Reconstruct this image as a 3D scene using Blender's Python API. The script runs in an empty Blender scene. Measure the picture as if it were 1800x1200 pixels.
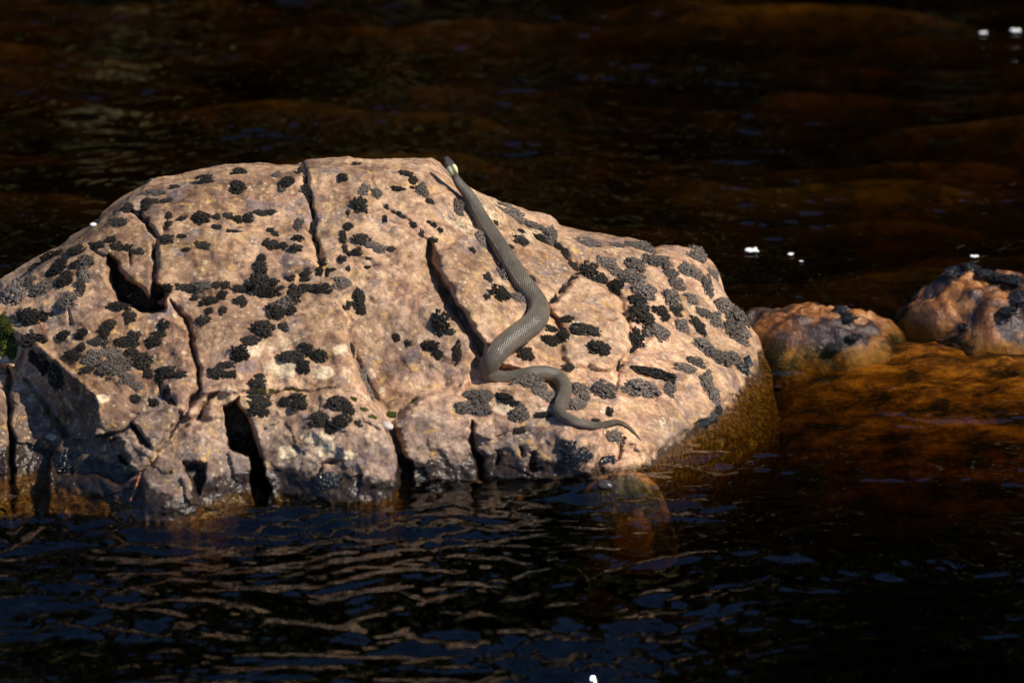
import bpy, bmesh, math, random
import numpy as np
from mathutils import Vector, Matrix

# ------------------------------------------------------------------ camera, sky, sun, exposure
SC = bpy.context.scene
COL = SC.collection
PITCH = math.radians(20.0)
DIST = 8.912
LENS = 200.5
CAM = np.array([0.0, -DIST * math.cos(PITCH), DIST * math.sin(PITCH)])
FWD = np.array([0.0, math.cos(PITCH), -math.sin(PITCH)])
UP = np.array([0.0, math.sin(PITCH), math.cos(PITCH)])
RIGHT = np.array([1.0, 0.0, 0.0])
PX = DIST * 36.0 / LENS / 1800.0            # metres per photo pixel at the boulder

cd = bpy.data.cameras.new('camera')
cam = bpy.data.objects.new('camera', cd)
COL.objects.link(cam)
cam.location = Vector(CAM)
cam.rotation_euler = (math.pi / 2 - PITCH, 0, 0)
cd.lens = LENS
cd.sensor_width = 36.0
cd.clip_start = 0.1
cd.clip_end = 500
cd.dof.use_dof = True
cd.dof.focus_distance = 8.66
cd.dof.aperture_fstop = 4.2
SC.camera = cam

SUN = Vector((0.68, -0.20, 0.71)).normalized()
w = bpy.data.worlds.new('World')
SC.world = w
w.use_nodes = True
wn = w.node_tree.nodes
sky = wn.new('ShaderNodeTexSky')
sky.sky_type = 'NISHITA'
sky.sun_disc = False
sky.dust_density = 0.2
sky.ozone_density = 7.0
sky.altitude = 2200
sky.sun_elevation = math.asin(SUN.z)
sky.sun_rotation = math.atan2(SUN.x, SUN.y)
wn['Background'].inputs['Strength'].default_value = 0.12
w.node_tree.links.new(sky.outputs[0], wn['Background'].inputs['Color'])
sd_ = bpy.data.lights.new('sun', 'SUN')
sd_.energy = 5.0
sd_.angle = math.radians(0.55)
sd_.color = (1.0, 0.91, 0.76)
sun = bpy.data.objects.new('sun', sd_)
COL.objects.link(sun)
sun.rotation_euler = SUN.to_track_quat('Z', 'Y').to_euler()
SC.cycles.use_light_tree = False
SC.cycles.caustics_reflective = False
SC.cycles.caustics_refractive = False
SC.cycles.max_bounces = 6
SC.view_settings.view_transform = 'Standard'
SC.view_settings.look = 'None'
SC.view_settings.gamma = 1.0
SC.view_settings.exposure = 0.25
SC.view_settings.use_curve_mapping = False

# ------------------------------------------------------------------ helpers
def tag(o, label=None, cat=None, group=None, kind=None):
    if label: o['label'] = label
    if cat: o['category'] = cat
    if group: o['group'] = group
    if kind: o['kind'] = kind
    return o

def mesh_obj(name, me, mat=None, parent=None):
    o = bpy.data.objects.new(name, me)
    COL.objects.link(o)
    if mat: me.materials.append(mat)
    if parent: o.parent = parent
    return o

def grid_mesh(name, P, smooth=True):
    """P: (n, m, 3) array of points -> quad grid mesh"""
    n, m = P.shape[:2]
    idx = np.arange(n * m).reshape(n, m)
    q = np.stack([idx[:-1, :-1], idx[1:, :-1], idx[1:, 1:], idx[:-1, 1:]], -1).reshape(-1, 4)
    return raw_mesh(name, P.reshape(-1, 3), q, smooth)

def raw_mesh(name, V, Q, smooth=True):
    me = bpy.data.meshes.new(name)
    k = Q.shape[1]
    me.vertices.add(len(V)); me.vertices.foreach_set('co', np.ascontiguousarray(V, dtype=np.float32).ravel())
    me.loops.add(Q.size); me.loops.foreach_set('vertex_index', np.ascontiguousarray(Q, dtype=np.int32).ravel())
    me.polygons.add(len(Q))
    me.polygons.foreach_set('loop_start', np.arange(0, Q.size, k, dtype=np.int32))
    me.polygons.foreach_set('use_smooth', np.full(len(Q), smooth, dtype=bool))
    me.update(calc_edges=True)
    return me

_rng = np.random.RandomState(11)
_perm = np.concatenate([_rng.permutation(512)] * 3)
_ga = _rng.rand(512) * 2 * np.pi
def pn(x, y, seed=0):
    x = np.asarray(x, float) + seed * 17.31; y = np.asarray(y, float) + seed * 9.77
    xi = np.floor(x).astype(int); yi = np.floor(y).astype(int)
    fx = x - xi; fy = y - yi
    sx = fx * fx * fx * (fx * (fx * 6 - 15) + 10); sy = fy * fy * fy * (fy * (fy * 6 - 15) + 10)
    def g(ax, ay, dx, dy):
        a = _ga[_perm[_perm[ax & 511] + (ay & 511)]]
        return np.cos(a) * dx + np.sin(a) * dy
    a = g(xi, yi, fx, fy); b = g(xi + 1, yi, fx - 1, fy)
    c = g(xi, yi + 1, fx, fy - 1); d = g(xi + 1, yi + 1, fx - 1, fy - 1)
    return (a + sx * (b - a) + sy * ((c + sx * (d - c)) - (a + sx * (b - a)))) * 1.5
def fbm(x, y, oct=4, seed=0, gain=0.5):
    s = 0; a = 1
    for k in range(oct):
        s = s + a * pn(x, y, seed + k * 3); x = x * 2.03; y = y * 2.03; a *= gain
    return s
def sstep(a, b, x):
    t = np.clip((x - a) / (b - a), 0, 1)
    return t * t * (3 - 2 * t)
def seg_dist(poly, U, V, closed=False):
    """distance to polyline and position 0..1 along it"""
    best = np.full(U.shape, 1e9); par = np.zeros(U.shape)
    pts = np.array(poly, float)
    if closed: pts = np.vstack([pts, pts[:1]])
    L = np.hypot(*(pts[1:] - pts[:-1]).T); T = L.sum(); acc = 0
    for (a, b), l in zip(zip(pts[:-1], pts[1:]), L):
        d = b - a
        t = np.clip(((U - a[0]) * d[0] + (V - a[1]) * d[1]) / max(l * l, 1e-9), 0, 1)
        q = np.hypot(U - a[0] - t * d[0], V - a[1] - t * d[1])
        m = q < best
        best = np.where(m, q, best); par = np.where(m, (acc + t * l) / T, par)
        acc += l
    return best, par
def inside(poly, U, V):
    r = np.zeros(U.shape, bool); p = np.array(poly, float); n = len(p)
    for i in range(n):
        (x1, y1), (x2, y2) = p[i], p[(i + 1) % n]
        if y1 == y2: continue
        c = ((y1 > V) != (y2 > V)) & (U < (x2 - x1) * (V - y1) / (y2 - y1) + x1)
        r ^= c
    return r
def sdist(poly, U, V):
    d, _ = seg_dist(poly, U, V, True)
    return np.where(inside(poly, U, V), d, -d)       # positive inside

def ray(u, v):
    u = np.asarray(u, float); v = np.asarray(v, float)
    k = 36.0 / LENS / 1800.0
    return FWD + RIGHT * ((u - 900) * k)[..., None] + UP * ((600 - v) * k)[..., None]
def on_plane(u, v, z=0.0):
    d = ray(u, v); t = (z - CAM[2]) / d[..., 2]
    return CAM + d * t[..., None]

# node helper
class NT:
    def __init__(s, name):
        s.m = bpy.data.materials.new(name); s.m.use_nodes = True
        s.t = s.m.node_tree; s.n = s.t.nodes; s.n.clear()
        s.out = s.n.new('ShaderNodeOutputMaterial')
    def node(s, kind, **kw):
        n = s.n.new(kind)
        for k, v in kw.items():
            if k.startswith('i_'):
                key = k[2:]
                n.inputs[int(key) if key.isdigit() else key.replace('_', ' ')].default_value = v
            else: setattr(n, k, v)
        return n
    def link(s, a, b): s.t.links.new(a, b)
    def coord(s, scale=(1, 1, 1), kind='Object'):
        c = s.node('ShaderNodeTexCoord'); mp = s.node('ShaderNodeMapping')
        mp.inputs['Scale'].default_value = scale
        s.link(c.outputs[kind], mp.inputs['Vector']); return mp.outputs[0]
    def noise(s, vec, scale, detail=4, rough=0.55, dist=0.0):
        n = s.node('ShaderNodeTexNoise'); n.inputs['Scale'].default_value = scale
        n.inputs['Detail'].default_value = detail; n.inputs['Roughness'].default_value = rough
        n.inputs['Distortion'].default_value = dist
        s.link(vec, n.inputs['Vector']); return n.outputs[0]
    def voro(s, vec, scale, feature='F1', out='Distance', rnd=1.0):
        n = s.node('ShaderNodeTexVoronoi', feature=feature); n.inputs['Scale'].default_value = scale
        n.inputs['Randomness'].default_value = rnd
        s.link(vec, n.inputs['Vector']); return n.outputs[out]
    def ramp(s, fac, stops, interp='LINEAR'):
        r = s.node('ShaderNodeValToRGB'); cr = r.color_ramp; cr.interpolation = interp
        while len(cr.elements) < len(stops): cr.elements.new(0.5)
        for e, (p, c) in zip(cr.elements, stops):
            e.position = p; e.color = (c, c, c, 1) if not isinstance(c, tuple) else (*c, 1)
        s.link(fac, r.inputs[0]); return r.outputs[0]
    def mix(s, fac, a, b, mode='MIX'):
        m = s.node('ShaderNodeMix', data_type='RGBA', blend_type=mode)
        for sock, val in ((m.inputs[0], fac), (m.inputs[6], a), (m.inputs[7], b)):
            if isinstance(val, bpy.types.NodeSocket): s.link(val, sock)
            else: sock.default_value = (*val, 1) if isinstance(val, tuple) else val
        return m.outputs[2]
    def math(s, op, a, b=0.0, clamp=False):
        m = s.node('ShaderNodeMath', operation=op, use_clamp=clamp)
        for sock, val in ((m.inputs[0], a), (m.inputs[1], b)):
            if isinstance(val, bpy.types.NodeSocket): s.link(val, sock)
            else: sock.default_value = val
        return m.outputs[0]
    def bump(s, height, dist, strength=1.0, normal=None):
        b = s.node('ShaderNodeBump'); b.inputs['Distance'].default_value = dist
        b.inputs['Strength'].default_value = strength
        s.link(height, b.inputs['Height'])
        if normal is not None: s.link(normal, b.inputs['Normal'])
        return b.outputs[0]
    def attr(s, name, out='Fac'):
        return s.node('ShaderNodeAttribute', attribute_name=name).outputs[out]
    def principled(s, col, rough=0.8, spec=0.4, normal=None, **kw):
        p = s.node('ShaderNodeBsdfPrincipled')
        for key, val in (('Base Color', col), ('Roughness', rough), ('Specular IOR Level', spec)):
            if isinstance(val, bpy.types.NodeSocket): s.link(val, p.inputs[key])
            else: p.inputs[key].default_value = (*val, 1) if isinstance(val, tuple) else val
        if normal is not None: s.link(normal, p.inputs['Normal'])
        for k, v in kw.items(): p.inputs[k.replace('_', ' ')].default_value = v
        s.link(p.outputs[0], s.out.inputs[0]); return p

# ------------------------------------------------------------------ materials
def mat_rock():
    m = NT('weathered_rock')
    co = m.coord()
    big = m.noise(co, 7, 3, 0.6, 0.4); mid = m.noise(co, 26, 5, 0.68, 0.6); fine = m.noise(co, 140, 3, 0.7)
    vfine = m.noise(co, 420, 2, 0.6)
    tan = m.ramp(mid, [(0.30, (0.16, 0.085, 0.05)), (0.43, (0.36, 0.215, 0.125)), (0.56, (0.52, 0.345, 0.205)), (0.70, (0.33, 0.18, 0.11))])
    pink = m.ramp(mid, [(0.30, (0.15, 0.082, 0.056)), (0.45, (0.37, 0.21, 0.13)), (0.57, (0.54, 0.345, 0.215)), (0.70, (0.28, 0.155, 0.105))])
    c = m.mix(m.ramp(big, [(0.40, 0.0), (0.58, 1.0)]), tan, pink)
    # painted regions of the rock itself: R brown weathering skin, G pale crust, B bare grey rock
    at = m.node('ShaderNodeAttribute', attribute_name='paint')
    sp = m.node('ShaderNodeSeparateColor'); m.link(at.outputs['Color'], sp.inputs[0])
    brn = m.ramp(mid, [(0.3, (0.10, 0.054, 0.030)), (0.5, (0.24, 0.135, 0.070)), (0.68, (0.42, 0.26, 0.135))])
    c = m.mix(sp.outputs[0], c, brn)
    gry = m.ramp(mid, [(0.3, (0.075, 0.055, 0.048)), (0.5, (0.17, 0.128, 0.11)), (0.68, (0.27, 0.21, 0.18))])
    c = m.mix(sp.outputs[2], c, gry)
    mac = m.noise(co, 3.6, 3, 0.6, 0.5)
    c = m.mix(0.9, c, m.ramp(mac, [(0.36, (0.48, 0.42, 0.40)), (0.5, (0.95, 0.93, 0.92)), (0.64, (1.28, 1.24, 1.18))]), 'MULTIPLY')
    # thin grey-purple stains
    st = m.ramp(m.noise(co, 17, 5, 0.7, 1.0), [(0.54, 0.0), (0.64, 0.8)])
    c = m.mix(st, c, (0.185, 0.14, 0.135))
    # ochre rust flecks
    oc = m.ramp(m.noise(co, 50, 3, 0.7, 0.5), [(0.57, 0.0), (0.66, 0.75)])
    c = m.mix(oc, c, (0.46, 0.27, 0.09))
    # pale crust of lichen: painted areas with a broken edge, and small scattered flecks
    brk = m.noise(co, 75, 6, 0.7, 0.8)
    pal = m.ramp(m.math('ADD', sp.outputs[1], m.math('MULTIPLY', m.math('SUBTRACT', brk, 0.5), 1.6)), [(0.44, 0.0), (0.62, 1.0)])
    c = m.mix(m.math('MULTIPLY', pal, 0.8), c, (0.68, 0.53, 0.34))
    mot = m.noise(co, 62, 3, 0.6, 0.3)
    c = m.mix(0.8, c, m.ramp(mot, [(0.30, 0.50), (0.48, 0.95), (0.66, 1.38)]), 'MULTIPLY')
    v2 = m.voro(co, 42); fl2 = m.math('MULTIPLY', m.ramp(v2, [(0.13, 1.0), (0.22, 0.0)]), m.ramp(big, [(0.46, 0.0), (0.56, 1.0)]))
    c = m.mix(m.math('MULTIPLY', fl2, 0.7), c, (0.60, 0.46, 0.30))
    v = m.voro(co, 95); fl = m.math('MULTIPLY', m.ramp(v, [(0.12, 1.0), (0.30, 0.0)]), m.ramp(mid, [(0.44, 0.0), (0.54, 1.0)]))
    c = m.mix(m.math('MULTIPLY', fl, 0.75), c, (0.60, 0.46, 0.29))
    c = m.mix(0.55, c, m.ramp(fine, [(0.32, 0.45), (0.5, 0.95), (0.7, 1.3)]), 'MULTIPLY')
    c = m.mix(0.35, c, m.ramp(vfine, [(0.3, 0.55), (0.5, 1.0), (0.7, 1.25)]), 'MULTIPLY')
    # wet rim and black algae at the waterline (real wetness, follows the water level)
    geo = m.node('ShaderNodeNewGeometry'); sx = m.node('ShaderNodeSeparateXYZ'); m.link(geo.outputs['Position'], sx.inputs[0])
    wob = m.math('MULTIPLY', m.math('SUBTRACT', m.noise(co, 14, 6, 0.7), 0.5), 0.085)
    wz = m.math('ADD', m.math('ADD', sx.outputs[2], wob), m.math('MULTIPLY', m.math('SUBTRACT', 1.0, at.outputs['Alpha']), 0.035))
    wet = m.ramp(m.math('ADD', m.math('MULTIPLY', wz, -12.0), 0.78), [(0.42, 0.0), (0.50, 1.0)])
    c = m.mix(wet, c, m.mix(0.88, c, (0.012, 0.008, 0.006)))
    # below the surface the stone is stained orange brown
    sub = m.ramp(m.math('ADD', m.math('MULTIPLY', sx.outputs[2], -40.0), 0.4), [(0.50, 0.0), (0.8, 0.75)])
    orange = m.ramp(fine, [(0.35, (0.025, 0.011, 0.004)), (0.5, (0.10, 0.042, 0.011)), (0.66, (0.27, 0.12, 0.028))])
    c = m.mix(sub, c, orange)
    rough = m.mix(wet, (0.86,) * 3, (0.22,) * 3)
    n1 = m.bump(fine, 0.0030, 0.6)
    n2 = m.bump(vfine, 0.0009, 0.5, n1)
    n3 = m.bump(pal, 0.0012, 0.4, n2)
    p = m.principled(c, 0.86, 0.3, n3)
    m.link(rough, p.inputs['Roughness'])
    return m.m

def mat_wet_rock():
    m = NT('wet_orange_rock')
    co = m.coord()
    a = m.noise(co, 24, 6, 0.65, 0.5); b = m.noise(co, 9, 4, 0.6, 0.3); f = m.noise(co, 120, 5, 0.7)
    c = m.ramp(a, [(0.32, (0.05, 0.022, 0.010)), (0.48, (0.24, 0.09, 0.026)), (0.60, (0.42, 0.18, 0.055)), (0.74, (0.5, 0.30, 0.15))])
    c = m.mix(m.ramp(b, [(0.46, 0.0), (0.53, 0.92)]), c, (0.022, 0.018, 0.020))
    n = m.bump(f, 0.004, 0.8)
    m.principled(c, 0.2, 0.5, n)
    return m.m

def mat_moss(name, dark, light, rough=0.9, spec=0.15):
    m = NT(name)
    co = m.coord()
    oi = m.node('ShaderNodeObjectInfo')
    a = m.voro(co, 9.0)
    c = m.ramp(a, [(0.0, light), (0.62, dark)])
    hv = m.node('ShaderNodeHueSaturation'); m.link(c, hv.inputs['Color'])
    m.link(m.math('ADD', m.math('MULTIPLY', oi.outputs['Random'], 0.7), 0.65), hv.inputs['Value'])
    m.principled(hv.outputs[0], rough, spec)
    return m.m

def mat_snake():
    m = NT('snake_skin')
    uv = m.node('ShaderNodeUVMap', uv_map='UVMap')
    sx = m.node('ShaderNodeSeparateXYZ'); m.link(uv.outputs[0], sx.inputs[0])
    # diamond scale lattice: u runs round the body (30 rows), v along it in metres
    a = m.math('MULTIPLY', sx.outputs[0], math.pi * 26); b = m.math('MULTIPLY', sx.outputs[1], math.pi * 190)
    s1 = m.math('ABSOLUTE', m.math('SINE', m.math('ADD', a, b))); s2 = m.math('ABSOLUTE', m.math('SINE', m.math('SUBTRACT', a, b)))
    sc = m.math('MINIMUM', s1, s2)
    scale = m.ramp(sc, [(0.0, 0.0), (0.35, 0.8), (1.0, 1.0)])
    co = m.coord()
    back = m.ramp(m.noise(co, 40, 4, 0.6), [(0.3, (0.095, 0.080, 0.058)), (0.7, (0.18, 0.15, 0.108))])
    flank = (0.29, 0.205, 0.125)
    # u=0.5 is the back, 0 and 1 the belly
    d = m.math('ABSOLUTE', m.math('SUBTRACT', sx.outputs[0], 0.5))
    c = m.mix(m.ramp(d, [(0.14, 0.0), (0.30, 0.65)]), back, flank)
    belly = m.mix(m.ramp(m.math('SINE', m.math('MULTIPLY', sx.outputs[1], 700.0)), [(0.4, 0.0), (0.6, 1.0)]), (0.35, 0.31, 0.24), (0.06, 0.055, 0.05))
    c = m.mix(m.ramp(d, [(0.33, 0.0), (0.36, 1.0)]), c, belly)
    c = m.mix(m.ramp(scale, [(0.0, 0.55), (0.7, 0.0)]), c, (0.05, 0.042, 0.035))
    at = m.node('ShaderNodeAttribute', attribute_name='paint')
    sp = m.node('ShaderNodeSeparateColor'); m.link(at.outputs['Color'], sp.inputs[0])
    c = m.mix(sp.outputs[0], c, (0.085, 0.068, 0.064))        # dark head and nape
    c = m.mix(sp.outputs[1], c, (0.86, 0.84, 0.42))           # cream collar
    n = m.bump(scale, 0.0011, 0.9)
    m.principled(c, 0.36, 0.5, n)
    return m.m

def mat_plain(name, col, rough=0.6, spec=0.4, vary=0.25, scale=60):
    m = NT(name)
    co = m.coord()
    nz = m.noise(co, scale, 4, 0.6)
    dk = tuple(x * (1 - vary) for x in col); lt = tuple(min(1, x * (1 + vary)) for x in col)
    m.principled(m.ramp(nz, [(0.3, dk), (0.7, lt)]), rough, spec, m.bump(nz, 0.002, 0.5))
    return m.m

def mat_bed():
    m = NT('peaty_stream_bed')
    co = m.coord()
    cs = m.coord((0.45, 1.0, 1.0))
    v = m.node('ShaderNodeTexVoronoi'); v.inputs['Scale'].default_value = 17; m.link(co, v.inputs['Vector'])
    hs = m.node('ShaderNodeSeparateColor'); m.link(v.outputs['Color'], hs.inputs[0])
    peb = m.ramp(hs.outputs[0], [(0.0, (0.13, 0.06, 0.022)), (0.4, (0.36, 0.18, 0.06)), (0.7, (0.46, 0.22, 0.07)), (1.0, (0.20, 0.12, 0.05))])
    a = m.noise(cs, 6, 6, 0.65, 0.8)
    alg = m.ramp(a, [(0.30, (0.05, 0.042, 0.014)), (0.50, (0.18, 0.14, 0.042)), (0.68, (0.36, 0.27, 0.075))])
    c = m.mix(m.ramp(m.noise(co, 3.0, 4, 0.6), [(0.42, 0.25), (0.6, 0.85)]), peb, alg)
    c = m.mix(m.ramp(m.noise(cs, 28, 5, 0.7, 1.0), [(0.45, 0.0), (0.62, 0.8)]), c, (0.03, 0.022, 0.010))
    # iron-stained shallows beside the low rocks
    gx = m.node('ShaderNodeVectorMath', operation='DISTANCE'); m.link(m.coord(), gx.inputs[0]); gx.inputs[1].default_value = (0.75, -0.12, -0.05)
    stain = m.ramp(m.math('ADD', gx.outputs['Value'], m.math('MULTIPLY', m.math('SUBTRACT', a, 0.5), 0.5)), [(0.25, 1.0), (0.62, 0.0)])
    rust = m.ramp(m.noise(cs, 26, 5, 0.75, 0.1), [(0.40, (0.022, 0.008, 0.003)), (0.52, (0.20, 0.066, 0.014)), (0.66, (0.60, 0.23, 0.045))])
    c = m.mix(stain, c, rust)
    n = m.bump(v.outputs['Distance'], 0.012, 0.6)
    n = m.bump(m.noise(co, 70, 5, 0.7), 0.008, 0.8, n)
    m.principled(c, 0.8, 0.2, n)
    return m.m

def mat_water():
    m = NT('stream_water')
    lw = m.node('ShaderNodeLayerWeight')        # Schlick, the same from above and below the surface
    f0 = 0.055
    frs = m.math('ADD', m.math('MULTIPLY', m.math('POWER', lw.outputs['Facing'], 5.0), 1 - f0), f0)
    tr = m.node('ShaderNodeBsdfTransparent'); tr.inputs[0].default_value = (1, 1, 1, 1)
    gl = m.node('ShaderNodeBsdfGlossy'); gl.inputs['Roughness'].default_value = 0.03
    mx = m.node('ShaderNodeMixShader'); m.link(frs, mx.inputs[0]); m.link(tr.outputs[0], mx.inputs[1]); m.link(gl.outputs[0], mx.inputs[2])
    m.link(mx.outputs[0], m.out.inputs['Surface'])
    va = m.node('ShaderNodeVolumeAbsorption'); va.inputs['Color'].default_value = (0.62, 0.54, 0.0, 1); va.inputs['Density'].default_value = 17.0
    m.link(va.outputs[0], m.out.inputs['Volume'])
    return m.m

def mat_leaf():
    m = NT('woodland_leaves')
    nz = m.noise(m.coord(), 0.9, 4, 0.6)
    m.principled(m.ramp(nz, [(0.35, (0.02, 0.024, 0.008)), (0.55, (0.08, 0.075, 0.020)), (0.7, (0.16, 0.11, 0.04))]), 0.7, 0.2)
    return m.m

M_ROCK = mat_rock(); M_WET = mat_wet_rock()
M_MOSS = mat_moss('dark_moss', (0.008, 0.0065, 0.005), (0.085, 0.072, 0.058))
M_GREY = mat_moss('grey_moss', (0.050, 0.040, 0.033), (0.31, 0.25, 0.205))
M_WETM = mat_moss('wet_moss', (0.004, 0.0035, 0.003), (0.030, 0.025, 0.020), 0.16, 0.6)
M_GREEN = mat_moss('green_moss', (0.03, 0.036, 0.005), (0.17, 0.18, 0.02))
M_SNAKE = mat_snake(); M_EYE = mat_plain('snake_eye', (0.015, 0.011, 0.006), 0.1, 0.6)
M_FOAM = mat_plain('stream_foam', (0.82, 0.83, 0.80), 0.4, 0.5, 0.08)
M_BED = mat_bed(); M_WATER = mat_water(); M_LEAF = mat_leaf()
M_PEB = mat_plain('pale_pebble', (0.48, 0.40, 0.34), 0.8, 0.3)
M_DKPEB = mat_plain('wet_dark_pebble', (0.05, 0.04, 0.035), 0.15, 0.6)
M_TWIG = mat_plain('rust_twig', (0.36, 0.12, 0.04), 0.6, 0.3)

# ------------------------------------------------------------------ stream bed and water
def axis(lo, hi, step, far_lo, far_hi, n):
    mid = np.arange(lo, hi + step * 0.5, step)
    g = np.linspace(0, 1, n)[1:] ** 2.2
    return np.concatenate([(lo + (far_lo - lo) * g)[::-1], mid, hi + (far_hi - hi) * g])

def bed_height(X, Y):
    z = -0.33 + 0.07 * fbm(X * 1.1, Y * 1.6, 3, 5) + 0.022 * fbm(X * 6, Y * 8, 3, 9)
    # shallow shelf to the right of the boulder
    sh = np.exp(-(((X - 0.74) / 0.52) ** 2 + ((Y + 0.04) / 0.36) ** 2) ** 1.8)
    z = z * (1 - sh) + sh * (-0.018 - 0.13 * np.maximum(0.02 - Y, 0) + 0.010 * fbm(X * 9, Y * 12, 3, 21) + 0.007 * np.abs(fbm(X * 30, Y * 30, 2, 25)) - 0.004)
    # gravel ridges behind the boulder
    for x0, y0, rx, ry, top in ((-0.25, 1.35, 0.9, 0.26, -0.055), (0.55, 0.72, 0.75, 0.24, -0.055), (-0.75, 0.65, 0.45, 0.3, -0.06), (0.7, 1.15, 0.5, 0.10, -0.06), (0.9, 1.75, 0.3, 0.10, -0.06), (0.40, -1.02, 0.22, 0.12, -0.13), (0.15, -0.60, 0.16, 0.12, -0.05)):
        k = np.exp(-((X - x0) / rx) ** 2 - ((Y - y0) / ry) ** 2) * (0.35 + 0.6 * sstep(-0.3, 0.4, fbm(X * 2.2, Y * 5, 2, 44)))
        z = z * (1 - k) + k * (top + 0.03 * fbm(X * 5, Y * 9, 3, 31))
    far = sstep(0.25, 0.6, Y) * (1 - sstep(2.4, 3.4, Y))
    z = z * (1 - far) + far * (-0.14 + 0.08 * fbm(X * 1.3, Y * 7.5, 3, 51))
    # banks rise well outside the picture
    z = z + 1.1 * sstep(3.6, 6.5, Y) + 0.10 * np.maximum(Y - 6.0, 0) + 0.45 * np.maximum(Y - 9.0, 0)
    z = z + 1.0 * sstep(4.5, 7.5, -Y)
    return z

bx = axis(-1.3, 1.3, 0.013, -60, 60, 26); by = axis(-1.7, 2.6, 0.013, -60, 60, 26)
BX, BY = np.meshgrid(bx, by, indexing='ij')
bed = mesh_obj('stream_bed', grid_mesh('stream_bed', np.stack([BX, BY, bed_height(BX, BY)], -1)), M_BED)
tag(bed, kind='structure')

def wave_height(X, Y, cm):
    rs = np.random.RandomState(4)
    wx = X + 0.08 * pn(X * 2.3, Y * 3, 3) + 0.012 * pn(X * 13, Y * 15, 5); wy = Y + 0.08 * pn(X * 2.3, Y * 3, 8) + 0.012 * pn(X * 13, Y * 15, 9)
    z = np.zeros_like(X)
    for i in range(64):
        lam = 0.0135 * (6.6 ** rs.rand())
        ang = math.radians(90 + rs.normal() * 42)
        k = 2 * math.pi / lam
        ph = rs.rand() * 6.28
        s = 0.047
        z += (s / k) * np.sin(k * (wx * math.cos(ang) + wy * math.sin(ang)) + ph) * cm
    # gather the ripples into patches of sharper crests
    return z
def calm(X, Y):
    """calmer water in the lee of the boulder, livelier in the open stream"""
    c = 1.0 - 0.72 * np.exp(-((X + 0.02) / 0.20) ** 2 - ((Y + 0.70) / 0.11) ** 2)
    c *= 1.0 - 0.5 * np.exp(-((X + 0.78) / 0.14) ** 2 - ((Y + 0.70) / 0.09) ** 2)
    c *= 1.0 - 0.42 * np.exp(-((X - 0.70) / 0.5) ** 2 - ((Y + 0.20) / 0.33) ** 2)
    c *= (0.30 + 1.25 * sstep(-0.15, 0.55, fbm(X * 2.4 + 3, Y * 5.5, 2, 14))) * (1 - 0.45 * sstep(0.2, 0.7, X)) * (1 - 0.46 * sstep(-0.1, 0.5, Y))
    c *= 1 - 0.45 * sstep(0.05, 0.45, X) * sstep(-0.45, -0.7, Y)
    return c
wx_ = axis(-1.0, 1.0, 0.0042, -14, 14, 22); wy_ = np.concatenate([axis(-1.40, 0.1, 0.0034, -9, 0.1, 22)[:-21], axis(0.1, 2.05, 0.0048, 0.1, 9, 22)[21:]])
WX, WY = np.meshgrid(wx_, wy_, indexing='ij')
fade = np.exp(-(np.maximum(np.abs(WX) - 1.0, 0) + np.maximum(np.abs(WY - 0.325) - 1.72, 0)) * 3)
WZ = wave_height(WX, WY, calm(WX, WY)) * fade
# water heaps over the sunken stone by the boulder's foot
WZ += 0.016 * np.exp(-(((WX - 0.13) / 0.10) ** 2 + ((WY + 0.615) / 0.075) ** 2))
n, mcols = WX.shape
top = np.stack([WX, WY, WZ], -1).reshape(-1, 3)
idx = np.arange(n * mcols).reshape(n, mcols)
Q = np.stack([idx[:-1, :-1], idx[1:, :-1], idx[1:, 1:], idx[:-1, 1:]], -1).reshape(-1, 4)
ring = np.concatenate([idx[:, 0], idx[-1, 1:], idx[-2::-1, -1], idx[0, -2:0:-1]])
nb = len(ring); low = top[ring].copy(); low[:, 2] = -1.2
V = np.vstack([top, low]); b0 = len(top); r2 = np.arange(nb)
side = np.stack([ring, b0 + r2, b0 + (r2 + 1) % nb, ring[(r2 + 1) % nb]], -1)
side = side[:, ::-1]
wme = raw_mesh('water', V, np.vstack([Q, side]))
bmw = bmesh.new(); bmw.from_mesh(wme); bmw.verts.ensure_lookup_table()
bmw.faces.new([bmw.verts[b0 + i] for i in range(nb)][::-1])
bmesh.ops.recalc_face_normals(bmw, faces=bmw.faces[:])
bmw.to_mesh(wme); bmw.free()
water = mesh_obj('water', wme, M_WATER)
tag(water, kind='structure')

# ------------------------------------------------------------------ far bank woodland (dark mass mirrored in the water)
def woodland():
    rs = np.random.RandomState(2)
    N = 60000; K = 640
    clx = rs.uniform(-12, 9, K); cly = rs.uniform(6.0, 9.5, K); clr = rs.uniform(0.5, 1.1, K)
    clz = 0.2 + rs.rand(K) * (5.0 + 1.3 * pn(clx * 0.45, cly * 0 + 2, 3))
    cly[:200] = rs.uniform(4.3, 6.2, 200); clz[:200] = rs.uniform(0.1, 1.7, 200)
    k = rs.randint(0, K, N)
    d = rs.normal(size=(N, 3)); d /= np.linalg.norm(d, axis=1)[:, None]
    c = np.stack([clx[k], cly[k], clz[k]], -1) + d * (clr[k] * rs.rand(N) ** 0.4)[:, None]
    a = rs.normal(size=(N, 3)); a /= np.linalg.norm(a, axis=1)[:, None]
    b = np.cross(a, rs.normal(size=(N, 3))); b /= np.linalg.norm(b, axis=1)[:, None]
    s = rs.uniform(0.11, 0.24, N)[:, None]
    V = np.stack([c - a * s, c - b * s * 0.55, c + a * s, c + b * s * 0.55], 1).reshape(-1, 3)
    o = mesh_obj('woodland', raw_mesh('woodland', V, np.arange(4 * N).reshape(-1, 4), False), M_LEAF)
    tag(o, 'dark leafy woodland massed along the far bank', 'woodland', kind='stuff')
woodland()

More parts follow.
